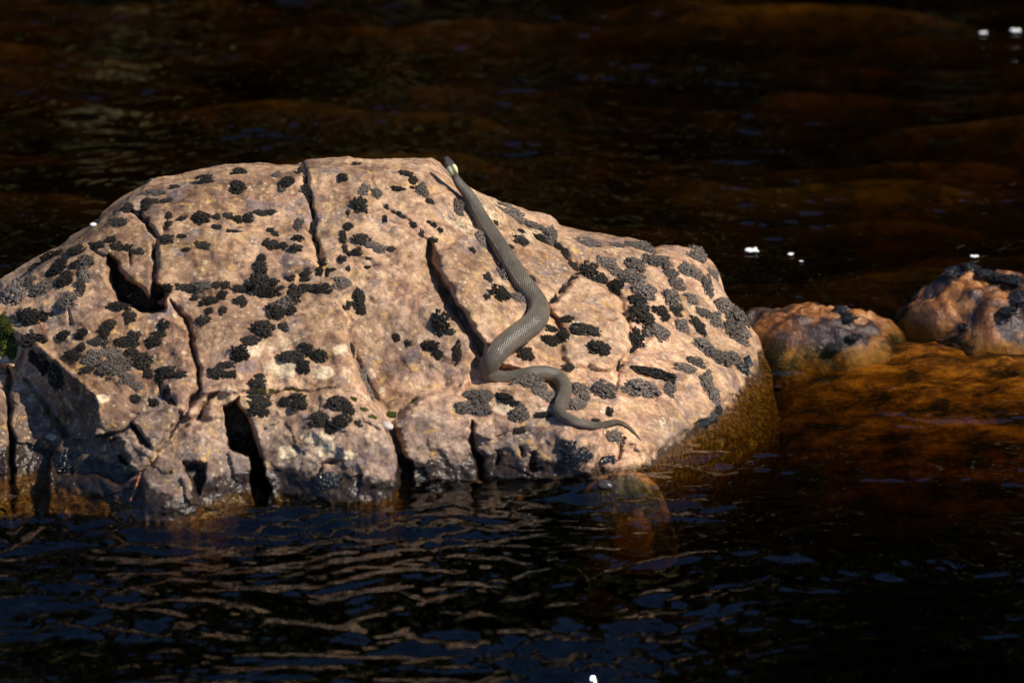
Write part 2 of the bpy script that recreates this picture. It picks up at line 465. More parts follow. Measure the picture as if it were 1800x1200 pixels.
# ------------------------------------------------------------------ the boulder
TOP = [(-300, 700), (-220, 615), (-120, 560), (-40, 527), (0, 512), (30, 494), (60, 468), (92, 443), (130, 420), (165, 397), (188, 385), (205, 365), (228, 342), (255, 327), (290, 320), (345, 312), (372, 304), (400, 299), (436, 297), (470, 298), (500, 302), (525, 300), (545, 292), (575, 288), (605, 284), (640, 291), (665, 291), (700, 288), (745, 290), (768, 298), (785, 312), (805, 326), (822, 336), (850, 347), (880, 362), (905, 376), (930, 388), (960, 399), (990, 409), (1030, 420), (1080, 428), (1110, 429), (1140, 437), (1152, 443), (1165, 438), (1180, 436), (1205, 439), (1225, 448), (1243, 468), (1262, 490), (1275, 515), (1290, 540), (1312, 565), (1326, 592), (1332, 625), (1345, 655), (1362, 700), (1372, 735)]
BOT = [(-300, 702), (-220, 905), (0, 905), (90, 900), (160, 905), (250, 915), (300, 915), (360, 912), (400, 885), (470, 880), (560, 885), (660, 880), (700, 868), (760, 870), (850, 872), (950, 872), (1040, 870), (1130, 880), (1200, 860), (1260, 835), (1320, 795), (1360, 758), (1372, 737)]
NU, NV = 720, 300
us = np.linspace(-300, 1372, NU)
topv = np.interp(us, *zip(*TOP)); botv = np.interp(us, *zip(*BOT))
topv = topv + 1.2 * fbm(us / 14, us * 0, 3, 4)
ss = np.linspace(0, 1, NV)
U = np.repeat(us[:, None], NV, 1)
Vv = topv[:, None] + (botv - topv)[:, None] * ss[None, :]

CTRL = []
def cz(u, v, z=0.0): CTRL.append((u, v, ((z - CAM[2]) / ray(u, v)[2])))
def cy(u, v, y): CTRL.append((u, v, ((y - CAM[1]) / ray(u, v)[1])))
for u, v in [(-220, 880), (-100, 872), (0, 862), (90, 846), (180, 868), (250, 884), (345, 886), (440, 852), (560, 852), (660, 848), (720, 832), (830, 832), (950, 834), (1040, 836), (1130, 826), (1190, 778), (1240, 738), (1285, 690), (1318, 652)]: cz(u, v)
for u, v, z in [(1360, 740, -0.05), (1300, 790, -0.06), (1200, 850, -0.06), (1050, 870, -0.04), (800, 872, -0.035), (500, 884, -0.03), (200, 912, -0.03), (1345, 690, -0.03)]: cz(u, v, z)
for u, v, y in [(-300, 700, -0.35), (-200, 600, -0.27), (0, 512, -0.26), (130, 420, -0.22), (228, 342, -0.17), (350, 310, -0.14), (470, 298, -0.12), (605, 285, -0.10), (745, 290, -0.08), (850, 347, -0.06), (930, 388, -0.04), (1030, 420, -0.01), (1110, 430, 0.02), (1180, 437, 0.04), (1243, 468, 0.03), (1290, 540, -0.01),
                (600, 430, -0.27), (420, 430, -0.27), (300, 500, -0.35), (450, 620, -0.47), (740, 580, -0.39), (900, 520, -0.285), (1100, 540, -0.17), (1000, 680, -0.41), (200, 640, -0.48), (1180, 640, -0.25), (130, 520, -0.36), (750, 420, -0.235), (560, 760, -0.56), (-100, 700, -0.50), (880, 740, -0.50), (750, 740, -0.52)]: cy(u, v, y)
CT = np.array(CTRL)
def tps(r2): return 0.5 * r2 * np.log(r2 + 1e-12)
cp = CT[:, :2] / 600.0
K = tps(((cp[:, None] - cp[None]) ** 2).sum(-1)) + 0.0006 * np.eye(len(cp))
A_ = np.hstack([np.ones((len(cp), 1)), cp])
S_ = np.block([[K, A_], [A_.T, np.zeros((3, 3))]])
sol = np.linalg.solve(S_, np.concatenate([CT[:, 2], np.zeros(3)]))
def base_depth(u, v):
    q = np.stack([u, v], -1).reshape(-1, 2) / 600.0
    r = np.zeros(len(q))
    for k in range(len(cp)): r += sol[k] * tps(((q - cp[k]) ** 2).sum(-1))
    r += sol[-3] + q @ sol[-2:]
    return r.reshape(np.shape(u))
T0 = base_depth(U, Vv)

# relief towards the viewer side in metres, laid out over the rock face
WU = U + 4.5 * pn(U / 34, Vv / 34, 1) + 2.0 * pn(U / 11, Vv / 11, 2)
WV = Vv + 4.5 * pn(U / 34, Vv / 34, 6) + 2.0 * pn(U / 11, Vv / 11, 7)
H = np.zeros_like(U)
BLK = np.zeros(U.shape, int)
_nb = [0]
BNAMES = ['ridge_block', 'shoulder_block', 'bulging_block', 'pale_block', 'hollow_face', 'ribbed_block', 'shoulder_block', 'wedge_block', 'sloping_slab', 'mossy_flank', 'ledge_block', 'rounded_block', 'sloping_slab', 'low_slab', 'dark_riser', 'foot_shard', 'foot_shard', 'foot_shard', 'foot_wedge', 'foot_shard', 'foot_shard', 'nose_block']
def region(poly, h, gx=0.0, gy=0.0, soft=5.0, block=False, add=False):
    """set a rock facet: height h at its centre with slopes gx, gy (m per 100 px)"""
    global H, BLK
    d = sdist(poly, WU, WV)
    mk = sstep(-soft, soft, d)
    c = np.mean(poly, 0)
    pl = h + gx * (WU - c[0]) / 100 + gy * (WV - c[1]) / 100
    H = H + mk * pl if add else H * (1 - mk) + mk * pl
    if block:
        _nb[0] += 1; BLK = np.where(d > 0, _nb[0], BLK)
def crack(pts, width, depth, taper=True, jit=0.5):
    global H
    d, p = seg_dist(pts, WU, WV)
    wv = width * (1 + jit * pn(p * 9, p * 0 + width, 5))
    if taper: wv = wv * np.clip(np.minimum(p, 1 - p) * 7 + 0.25, 0, 1)
    k = np.exp(-(d / np.maximum(wv, 0.6)) ** 2 * 1.2)
    H = H - depth * k
def bulge(u, v, ru, rv, ang, h, pw=1.0):
    global H
    a = math.radians(ang); du = WU - u; dv = WV - v
    x = (du * math.cos(a) + dv * math.sin(a)) / ru; y = (-du * math.sin(a) + dv * math.cos(a)) / rv
    H = H + h * np.exp(-(x * x + y * y) ** pw)

# ---- large facets (added tilts keep the overall shape)
region([(-320, 500), (0, 505), (60, 468), (165, 397), (240, 335), (270, 400), (272, 450), (200, 460), (215, 530), (100, 545), (0, 560), (-320, 600)], 0.012, -0.010, 0.0, 8, True, True)
region([(275, 425), (300, 380), (420, 400), (520, 420), (555, 470), (450, 500), (300, 515), (272, 500)], 0.006, 0.004, 0.002, 9, True, True)
region([(310, 530), (450, 505), (560, 510), (606, 545), (615, 610), (640, 684), (612, 690), (585, 681), (548, 690), (512, 683), (478, 695), (440, 690), (355, 690), (345, 640), (335, 580)], 0.007, 0.004, 0.007, 5, True, True)
region([(606, 545), (640, 470), (750, 432), (760, 470), (790, 530), (835, 605), (845, 640), (810, 685), (745, 690), (690, 740), (655, 700), (625, 640)], -0.017, 0.004, -0.0115, 8, True, True)
region([(770, 445), (850, 395), (890, 450), (930, 520), (945, 560), (900, 590), (850, 610), (815, 555), (780, 505)], 0.020, 0.008, 0.0, 7, True, True)
region([(880, 370), (1000, 415), (1020, 478), (965, 535), (930, 500), (900, 440)], 0.006, 0.006, 0.0, 5, True, True)
region([(968, 542), (1020, 486), (1060, 505), (1098, 560), (1110, 610), (1080, 650), (1000, 640), (985, 580)], 0.016, 0.006, 0.0, 6, True, True)
region([(1120, 620), (1160, 580), (1260, 640), (1290, 690), (1240, 735), (1140, 800), (1085, 770), (1075, 690), (1088, 650)], 0.014, 0.010, 0.0, 6, True, True)
region([(1095, 530), (1110, 432), (1180, 430), (1290, 540), (1335, 640), (1290, 690), (1250, 640), (1160, 580), (1115, 600)], 0.004, 0.0, 0.0, 8, True, True)
region([(855, 672), (920, 668), (1000, 690), (1066, 745), (1052, 800), (1040, 845), (850, 845), (832, 770), (825, 735), (830, 700)], 0.022, 0.004, 0.006, 6, True, True)
region([(692, 740), (730, 705), (760, 690), (825, 700), (826, 735), (836, 795), (850, 850), (725, 850), (700, 795)], 0.020, 0.0, 0.012, 6, True, True)
# shadowed hollow the snake dips into
region([(838, 625), (860, 640), (920, 655), (900, 668), (850, 674), (816, 686), (826, 655)], -0.038, 0.0, 0.0, 7)
# slab on the far left, set back, and the dark riser above it
region([(-320, 560), (-20, 600), (36, 612), (62, 600), (168, 692), (172, 725), (158, 778), (108, 772), (90, 800), (82, 905), (-320, 905)], -0.006, 0.012, 0.0, 6, True, True)
region([(-320, 640), (0, 640), (28, 648), (60, 692), (97, 745), (112, 772), (95, 800), (84, 830), (82, 920), (-320, 920)], -0.052, 0.006, 0.004, 5, True)
region([(-320, 560), (-10, 575), (30, 590), (36, 612), (28, 640), (-320, 640)], -0.035, 0, 0, 10)
region([(26, 646), (40, 612), (64, 598), (120, 648), (170, 690), (176, 726), (160, 778), (112, 774), (97, 747), (60, 694)], -0.024, 0.080, -0.070, 4, True)
# shards along the foot, left
region([(110, 772), (160, 770), (240, 752), (262, 800), (248, 832), (215, 850), (170, 835), (95, 835), (92, 800)], -0.022, 0.004, 0.012, 5, True)
region([(232, 738), (300, 712), (342, 724), (300, 760), (268, 800)], 0.020, -0.012, 0.0, 4, True)
region([(190, 770), (235, 750), (275, 800), (248, 832), (226, 818)], 0.018, -0.02, 0.0, 4, True)
region([(252, 828), (278, 805), (312, 808), (350, 886), (345, 920), (250, 920)], 0.020, 0.006, 0.016, 4, True)
region([(280, 795), (345, 730), (392, 735), (398, 800), (362, 812), (350, 860), (316, 812)], -0.012, 0.02, 0.0, 4, True)
region([(366, 812), (380, 800), (440, 796), (456, 850), (450, 890), (366, 890)], 0.004, 0.01, 0.008, 4, True)
region([(362, 812), (352, 870), (338, 850), (318, 812)], -0.035, 0, 0, 4)
# cleft and the big nose block
region([(394, 716), (420, 702), (448, 765), (475, 850), (478, 890), (452, 890), (440, 800), (402, 790)], -0.115, 0.0, 0.0, 5)
region([(418, 704), (445, 692), (478, 695), (512, 683), (548, 690), (585, 681), (612, 690), (640, 684), (668, 730), (692, 790), (702, 830), (690, 890), (476, 890), (466, 840), (446, 765)], 0.026, 0.010, 0.014, 6, True)
# ---- cracks and gullies
crack([(533, 290), (538, 320), (542, 345), (549, 385), (552, 425), (564, 468)], 5, 0.020)
crack([(752, 420), (755, 450), (764, 480), (790, 525), (815, 560), (838, 600), (850, 632)], 8, 0.042)
crack([(1018, 482), (992, 505), (962, 537)], 5, 0.022)
crack([(958, 532), (970, 555), (988, 580)], 4, 0.018)
crack([(905, 380), (950, 420), (990, 445), (1016, 478), (1060, 497), (1096, 530), (1104, 590), (1110, 618), (1086, 650), (1080, 690)], 7, 0.014)
crack([(228, 372), (258, 388), (278, 418), (270, 448), (272, 505)], 5, 0.026)
crack([(296, 395), (280, 420)], 4, 0.014)
region([(194, 455), (203, 475), (222, 490), (240, 498), (262, 520), (275, 500), (292, 515), (288, 545), (250, 548), (216, 532), (200, 500)], -0.065, 0, 0, 5)
crack([(192, 450), (198, 490), (216, 532), (250, 545), (290, 540)], 7, 0.05)
crack([(228, 440), (230, 470)], 3, 0.010)
crack([(300, 525), (326, 560), (337, 600), (344, 640), (353, 682)], 4.5, 0.028)
crack([(353, 682), (330, 722), (300, 757), (268, 803), (250, 830)], 5, 0.024)
crack([(384, 686), (366, 700), (346, 738)], 3.5, 0.018)
crack([(155, 428), (178, 450), (194, 453)], 2.5, 0.010)
crack([(436, 690), (478, 695), (512, 683), (548, 690), (585, 681)], 2.5, 0.006)
crack([(604, 540), (614, 600), (632, 655), (664, 712), (690, 742)], 7, 0.016)
crack([(690, 745), (702, 790), (722, 835)], 7, 0.040)
crack([(826, 735), (834, 790), (852, 850)], 5, 0.032)
crack([(1066, 745), (1052, 800)], 3, 0.010)
crack([(1098, 768), (1088, 806)], 4, 0.018)
crack([(232, 745), (264, 788)], 6, 0.035)
crack([(196, 768), (226, 818)], 6, 0.035)
crack([(14, 640), (16, 740), (20, 800), (22, 900)], 5, 0.035)
crack([(650, 290), (656, 340), (682, 366), (722, 392), (752, 425)], 3, 0.005)
crack([(280, 650), (285, 690), (310, 715)], 4, 0.014)
crack([(120, 540), (122, 570)], 3, 0.010)
crack([(560, 840), (566, 815), (590, 808)], 4, 0.014)
crack([(940, 790), (935, 830)], 5, 0.02); crack([(915, 785), (922, 805)], 4, 0.015); crack([(877, 790), (872, 820)], 4, 0.015)
# ---- rounded bumps
bulge(345, 455, 90, 40, 0, 0.008); bulge(640, 360, 70, 55, 20, 0.007); bulge(800, 400, 60, 70, 0, 0.010)
bulge(820, 490, 40, 60, -35, 0.010); bulge(760, 760, 65, 45, 0, 0.014); bulge(900, 690, 60, 20, 0, 0.012)
bulge(1268, 668, 26, 24, 0, 0.010); bulge(990, 760, 70, 30, 0, 0.010); bulge(470, 590, 90, 50, 0, 0.006)
bulge(170, 560, 50, 22, 0, 0.010); bulge(310, 690, 24, 26, 0, 0.012); bulge(305, 600, 26, 18, 0, 0.006)
# ---- angular fracture facets (small tilted planes) and grain
def facets(cell, amp, seed):
    rs = np.random.RandomState(seed)
    cu, cv = WU / cell, WV / cell
    iu, iv = np.floor(cu).astype(int), np.floor(cv).astype(int)
    best = np.full(U.shape, 1e9); val = np.zeros(U.shape)
    tab = rs.rand(64, 64, 5)
    for a in (-1, 0, 1):
        for b in (-1, 0, 1):
            t = tab[(iu + a) % 64, (iv + b) % 64]
            du = cu - (iu + a + t[..., 0]); dv = cv - (iv + b + t[..., 1])
            d = du * du + dv * dv
            m_ = d < best
            best = np.where(m_, d, best)
            val = np.where(m_, (t[..., 2] - 0.5) * du * 2 + (t[..., 3] - 0.5) * dv * 2 + (t[..., 4] - 0.5) * 0.5, val)
    return amp * val
low = sstep(620, 760, WV) * (1 - sstep(620, 760, WU) * 0.4) + 0.25
H += facets(64, 0.0055, 3) * low + facets(23, 0.0014, 8) * low
smooth_face = sstep(0, 40, sdist([(620, 540), (750, 440), (830, 600), (800, 675), (700, 730), (640, 650)], U, Vv))
H += 0.016 * pn(U / 170, Vv / 130, 77) + (0.0085 * fbm(U / 80, Vv / 70, 3, 40) + 0.0026 * fbm(U / 26, Vv / 26, 3, 50)) + (0.0009 * fbm(U / 8.5, Vv / 8.5, 2, 60)) * (1 - 0.6 * smooth_face)
# round the edges over at the skyline
dtop = Vv - topv[:, None]
H -= 0.040 * np.clip(1 - dtop / 20.0, 0, 1) ** 2.2
fadeL = sstep(-300, -230, U) * sstep(1372, 1335, U)
H *= fadeL
T = T0 - H
P = CAM + ray(U, Vv) * T[..., None]
# back of the boulder: rolls over and down to the bed
NB = 26
th = np.linspace(0, math.pi / 2, NB + 1)[1:][::-1]
edge = P[:, 0]
ext = 0.46 * np.clip(np.minimum((us + 300) / 200, (1372 - us) / 330), 0.08, 1)
back = np.zeros((NU, NB, 3))
for j, a in enumerate(th):
    back[:, j, 0] = edge[:, 0] + 0.02 * pn(us / 50, us * 0 + a * 3, 70)
    back[:, j, 1] = edge[:, 1] + ext * math.sin(a) * (1 + 0.15 * pn(us / 90, us * 0 + a * 2, 71))
    back[:, j, 2] = edge[:, 2] - (edge[:, 2] + 0.40) * (1 - math.cos(a)) ** 0.9
NF = 14
lowe = P[:, -1]
foot = np.zeros((NU, NF, 3))
for j in range(NF):
    s = (j + 1) / NF
    foot[:, j, 0] = lowe[:, 0]
    foot[:, j, 1] = lowe[:, 1] + 0.16 * s * np.clip((us + 300) / 60, 0, 1) * np.clip((1372 - us) / 300, 0, 1)
    foot[:, j, 2] = lowe[:, 2] + (-0.42 - lowe[:, 2]) * s
FULL = np.concatenate([back, P, foot], 1)
FB = np.concatenate([np.repeat(BLK[:, :1], NB, 1), BLK, np.repeat(BLK[:, -1:], NF, 1)], 1)
FU = np.concatenate([np.repeat(U[:, :1], NB, 1), U, np.repeat(U[:, -1:], NF, 1)], 1)
FV = np.concatenate([np.repeat(Vv[:, :1], NB, 1), Vv, np.repeat(Vv[:, -1:], NF, 1)], 1)
# colour of the rock skin: R brown skin, G pale crust, B bare grey stone
pr = 0.42 * sstep(640, 420, FU) * sstep(540, 440, FV); pg = np.zeros(FU.shape); pb = 0.72 * sstep(680, 790, FV) * sstep(1060, 900, FU)
def blob(arr, u, v, ru, rv, k):
    return np.maximum(arr, k * np.exp(-(((FU - u) / ru) ** 2 + ((FV - v) / rv) ** 2) ** 1.5))
for a in [(340, 450, 110, 48, .75), (390, 330, 140, 40, .45), (200, 420, 90, 60, .5), (820, 490, 38, 55, .7), (690, 705, 45, 22, .9), (665, 690, 18, 60, .6), (560, 345, 90, 45, .35), (960, 470, 55, 40, .45), (650, 600, 40, 60, .4), (180, 570, 60, 25, .5), (1040, 560, 55, 50, .45), (110, 690, 75, 65, .9), (230, 735, 60, 30, .6), (930, 620, 70, 30, .5), (1180, 720, 80, 60, .25)]: pr = blob(pr, *a)
for a in [(830, 380, 75, 60, .55), (490, 620, 80, 60, .42), (440, 615, 26, 14, .85), (495, 645, 40, 22, .8), (570, 655, 20, 14, .9), (600, 615, 16, 14, .8), (505, 795, 20, 14, 1), (575, 790, 24, 18, .95), (560, 770, 40, 16, .7), (610, 800, 26, 10, .7), (180, 700, 16, 10, .9), (90, 768, 12, 7, .9), (300, 640, 70, 40, .35), (700, 450, 60, 60, .30), (885, 720, 24, 11, .9), (870, 705, 30, 14, .6), (1120, 660, 24, 60, .35), (960, 720, 14, 6, .8), (1060, 722, 8, 8, .8), (1165, 742, 8, 12, .9), (930, 410, 60, 25, .5), (1090, 450, 60, 30, .45), (220, 825, 24, 8, .7), (600, 470, 60, 30, .25), (660, 470, 60, 40, .35), (1010, 570, 16, 8, .8), (640, 700, 30, 10, .6), (410, 690, 60, 25, .4), (1260, 520, 30, 40, .3)]: pg = blob(pg, *a)
for a in [(740, 600, 75, 80, .45), (755, 755, 75, 50, .8), (570, 830, 110, 40, .75), (40, 750, 70, 70, .7), (300, 850, 60, 40, .8), (410, 820, 60, 50, .9), (380, 770, 40, 40, .7), (130, 800, 80, 40, .7), (1190, 760, 60, 40, .5), (660, 780, 30, 60, .7), (480, 790, 60, 60, .5), (950, 790, 100, 30, .5), (290, 740, 60, 50, .55), (700, 590, 60, 70, .4), (270, 360, 30, 20, .4), (1030, 610, 60, 30, .4)]: pb = blob(pb, *a)

nU, nV2 = FULL.shape[:2]
PT = FULL.reshape(-1, 3)
whole = grid_mesh('tmp_boulder', FULL)
nrm = np.zeros(len(PT) * 3, np.float32); whole.vertex_normals.foreach_get('vector', nrm); nrm = nrm.reshape(-1, 3)
bpy.data.meshes.remove(whole)
gi = np.arange(nU * nV2).reshape(nU, nV2)
QF = np.stack([gi[:-1, :-1], gi[1:, :-1], gi[1:, 1:], gi[:-1, 1:]], -1).reshape(-1, 4)
c_ = FULL[NU // 2, NB + NV // 2]; tow = CAM - c_
flip = np.dot(nrm.reshape(nU, nV2, 3)[NU // 2, NB + NV // 2], tow) < 0
if flip: QF = QF[:, ::-1]; nrm = -nrm
qb = FB[:-1, :-1].reshape(-1)
PAINT = np.stack([pr, pg, pb, 1 - 0.7 * sstep(1060, 1130, FU)], -1).reshape(-1, 4)
boulder = bpy.data.objects.new('boulder', None); COL.objects.link(boulder)
boulder.location = (-0.25, -0.3, 0)
tag(boulder, 'large fractured tan boulder standing out of the dark stream, moss cushions all over it', 'boulder')
off = np.array(boulder.location)
for b in range(FB.max() + 1):
    q = QF[qb == b]
    if len(q) < 20: continue
    used, inv = np.unique(q.ravel(), return_inverse=True)
    me = raw_mesh('rock_block', PT[used] - off, inv.reshape(-1, 4))
    ca = me.color_attributes.new('paint', 'FLOAT_COLOR', 'POINT')
    ca.data.foreach_set('color', PAINT[used].astype(np.float32).ravel())
    me.normals_split_custom_set_from_vertices([tuple(x) for x in nrm[used]])
    mesh_obj(BNAMES[b] if b < len(BNAMES) else 'rock_block', me, M_ROCK, boulder)

# surface lookup on the boulder's face
Nn = nrm.reshape(nU, nV2, 3)[:, NB:NB + NV]
def surf(u, v):
    i = (u + 300) / 1672 * (NU - 1); i0 = int(np.clip(math.floor(i), 0, NU - 2)); f = min(max(i - i0, 0), 1)
    tv = topv[i0] * (1 - f) + topv[i0 + 1] * f; bv = botv[i0] * (1 - f) + botv[i0 + 1] * f
    j = np.clip((v - tv) / (bv - tv), 0, 1) * (NV - 1); j0 = int(np.clip(math.floor(j), 0, NV - 2)); g = j - j0
    def bl(A): return (A[i0, j0] * (1 - f) * (1 - g) + A[i0 + 1, j0] * f * (1 - g) + A[i0, j0 + 1] * (1 - f) * g + A[i0 + 1, j0 + 1] * f * g)
    lo, hi = max(i0 - 4, 0), min(i0 + 5, NU); l2, h2 = max(j0 - 4, 0), min(j0 + 5, NV)
    nn = Nn[lo:hi, l2:h2].reshape(-1, 3).mean(0)
    return bl(P), nn / np.linalg.norm(nn)

# ------------------------------------------------------------------ rocks beside the boulder
def low_rock(name, label, x, y, rx, ry, h, seed, mat, cat='rock', bottom=-0.12, group=None, flat=2.6):
    n, m_ = 90, 70
    a = np.linspace(0, 2 * math.pi, n + 1); r = np.linspace(0, 1, m_)
    A, R = np.meshgrid(a, r, indexing='ij')
    A2 = A % (2 * math.pi)
    X = np.cos(A2) * R; Y = np.sin(A2) * R
    wob = 1 + 0.22 * pn(np.cos(A2) * 1.4, np.sin(A2) * 1.4, seed)
    Z = bottom + (h - bottom) * (1 - R ** flat) ** 0.75
    nx, ny = X * rx * wob, Y * ry * wob
    k = 1 - R ** 6
    Z = Z + k * (0.45 * abs(h) * fbm(nx * 14 + seed, ny * 14, 3, seed) + 0.004 * fbm(nx * 60, ny * 60, 3, seed + 5))
    o = mesh_obj(name, grid_mesh(name, np.stack([nx, ny, Z], -1)), mat)
    bm_ = bmesh.new(); bm_.from_mesh(o.data); bmesh.ops.remove_doubles(bm_, verts=bm_.verts[:], dist=1e-5)
    bmesh.ops.recalc_face_normals(bm_, faces=bm_.faces[:]); bm_.to_mesh(o.data); bm_.free()
    o.location = (x, y, 0)
    tag(o, label, cat, group)
    return o
ROCK_A = low_rock('rock', 'low wet rock, black on one side and orange on the other, just breaking the surface', 0.48, 0.08, 0.16, 0.12, 0.024, 3, M_WET, bottom=-0.065, flat=2.6)
ROCK_B = low_rock('rock', 'rounded orange rock with a cap of wet black moss, beside the low wet rock', 0.775, 0.15, 0.19, 0.16, 0.046, 8, M_WET, bottom=-0.075, flat=2.8)
for i, (u, v, z, rx, ry, h, lab) in enumerate([
        (1085, 856, -0.02, .085, .05, 0.004, 'smooth amber stone awash at the boulder foot, below the snake tail')]):
    p = on_plane(u, v, z)
    low_rock('sunken_stone', lab, p[0], p[1], rx, ry, h, 20 + i, M_WET, 'stone', -0.14, None, 3.2)

# ------------------------------------------------------------------ moss
def cushion_mesh(seed, tufts=120, spikes=300):
    """a dome of small crowded tufts with leaf tips sticking out"""
    rs = np.random.RandomState(seed)
    bm_ = bmesh.new(); bmesh.ops.create_icosphere(bm_, subdivisions=1, radius=1)
    ico = np.array([v.co[:] for v in bm_.verts]); fac = np.array([[v.index for v in f.verts] for f in bm_.faces]); bm_.free()
    V = []; F = []; n0 = 0
    def outline(an):
        return 1 + 0.30 * pn(np.cos(an) * 1.3, np.sin(an) * 1.3, seed + 5) + 0.22 * pn(np.cos(an) * 3.2, np.sin(an) * 3.2, seed + 9)
    core = ico * 0.72; core[:, 2] = np.maximum(core[:, 2], -0.3)
    V.append(core); F.append(fac); n0 = len(core)
    for k in range(tufts):
        an = rs.rand() * 6.283; q = math.sqrt(rs.rand()) * 0.98
        o = float(outline(np.array(an)))
        c = np.array([math.cos(an) * q * o, math.sin(an) * q * o, math.sqrt(max(1 - q * q, 0)) * 0.86 + rs.normal() * 0.05 - 0.05])
        r = rs.uniform(0.09, 0.19)
        V.append(ico * r * rs.uniform(0.7, 1.25, (len(ico), 1)) + c); F.append(fac + n0); n0 += len(ico)
        for j in range(3):
            d = c * 0.7 + rs.normal(size=3) * 0.5; d /= np.linalg.norm(d) + 1e-6
            d[2] = abs(d[2]) * 0.9
            t = np.cross(d, rs.normal(size=3)); t /= np.linalg.norm(t) + 1e-6
            b = c + d * r * 0.8
            V.append(np.array([b - t * 0.03, b + t * 0.03, b + d * rs.uniform(0.08, 0.22)])); F.append(np.array([[n0, n0 + 1, n0 + 2]])); n0 += 3
    return raw_mesh('moss_cushion', np.vstack(V), np.vstack(F))
PROTO = {}
for key, mt in (('b', M_MOSS), ('g', M_GREY), ('w', M_WETM), ('v', M_GREEN)):
    PROTO[key] = []
    for k in range(5):
        me = cushion_mesh(100 + k); me.materials.append(mt); PROTO[key].append(me)

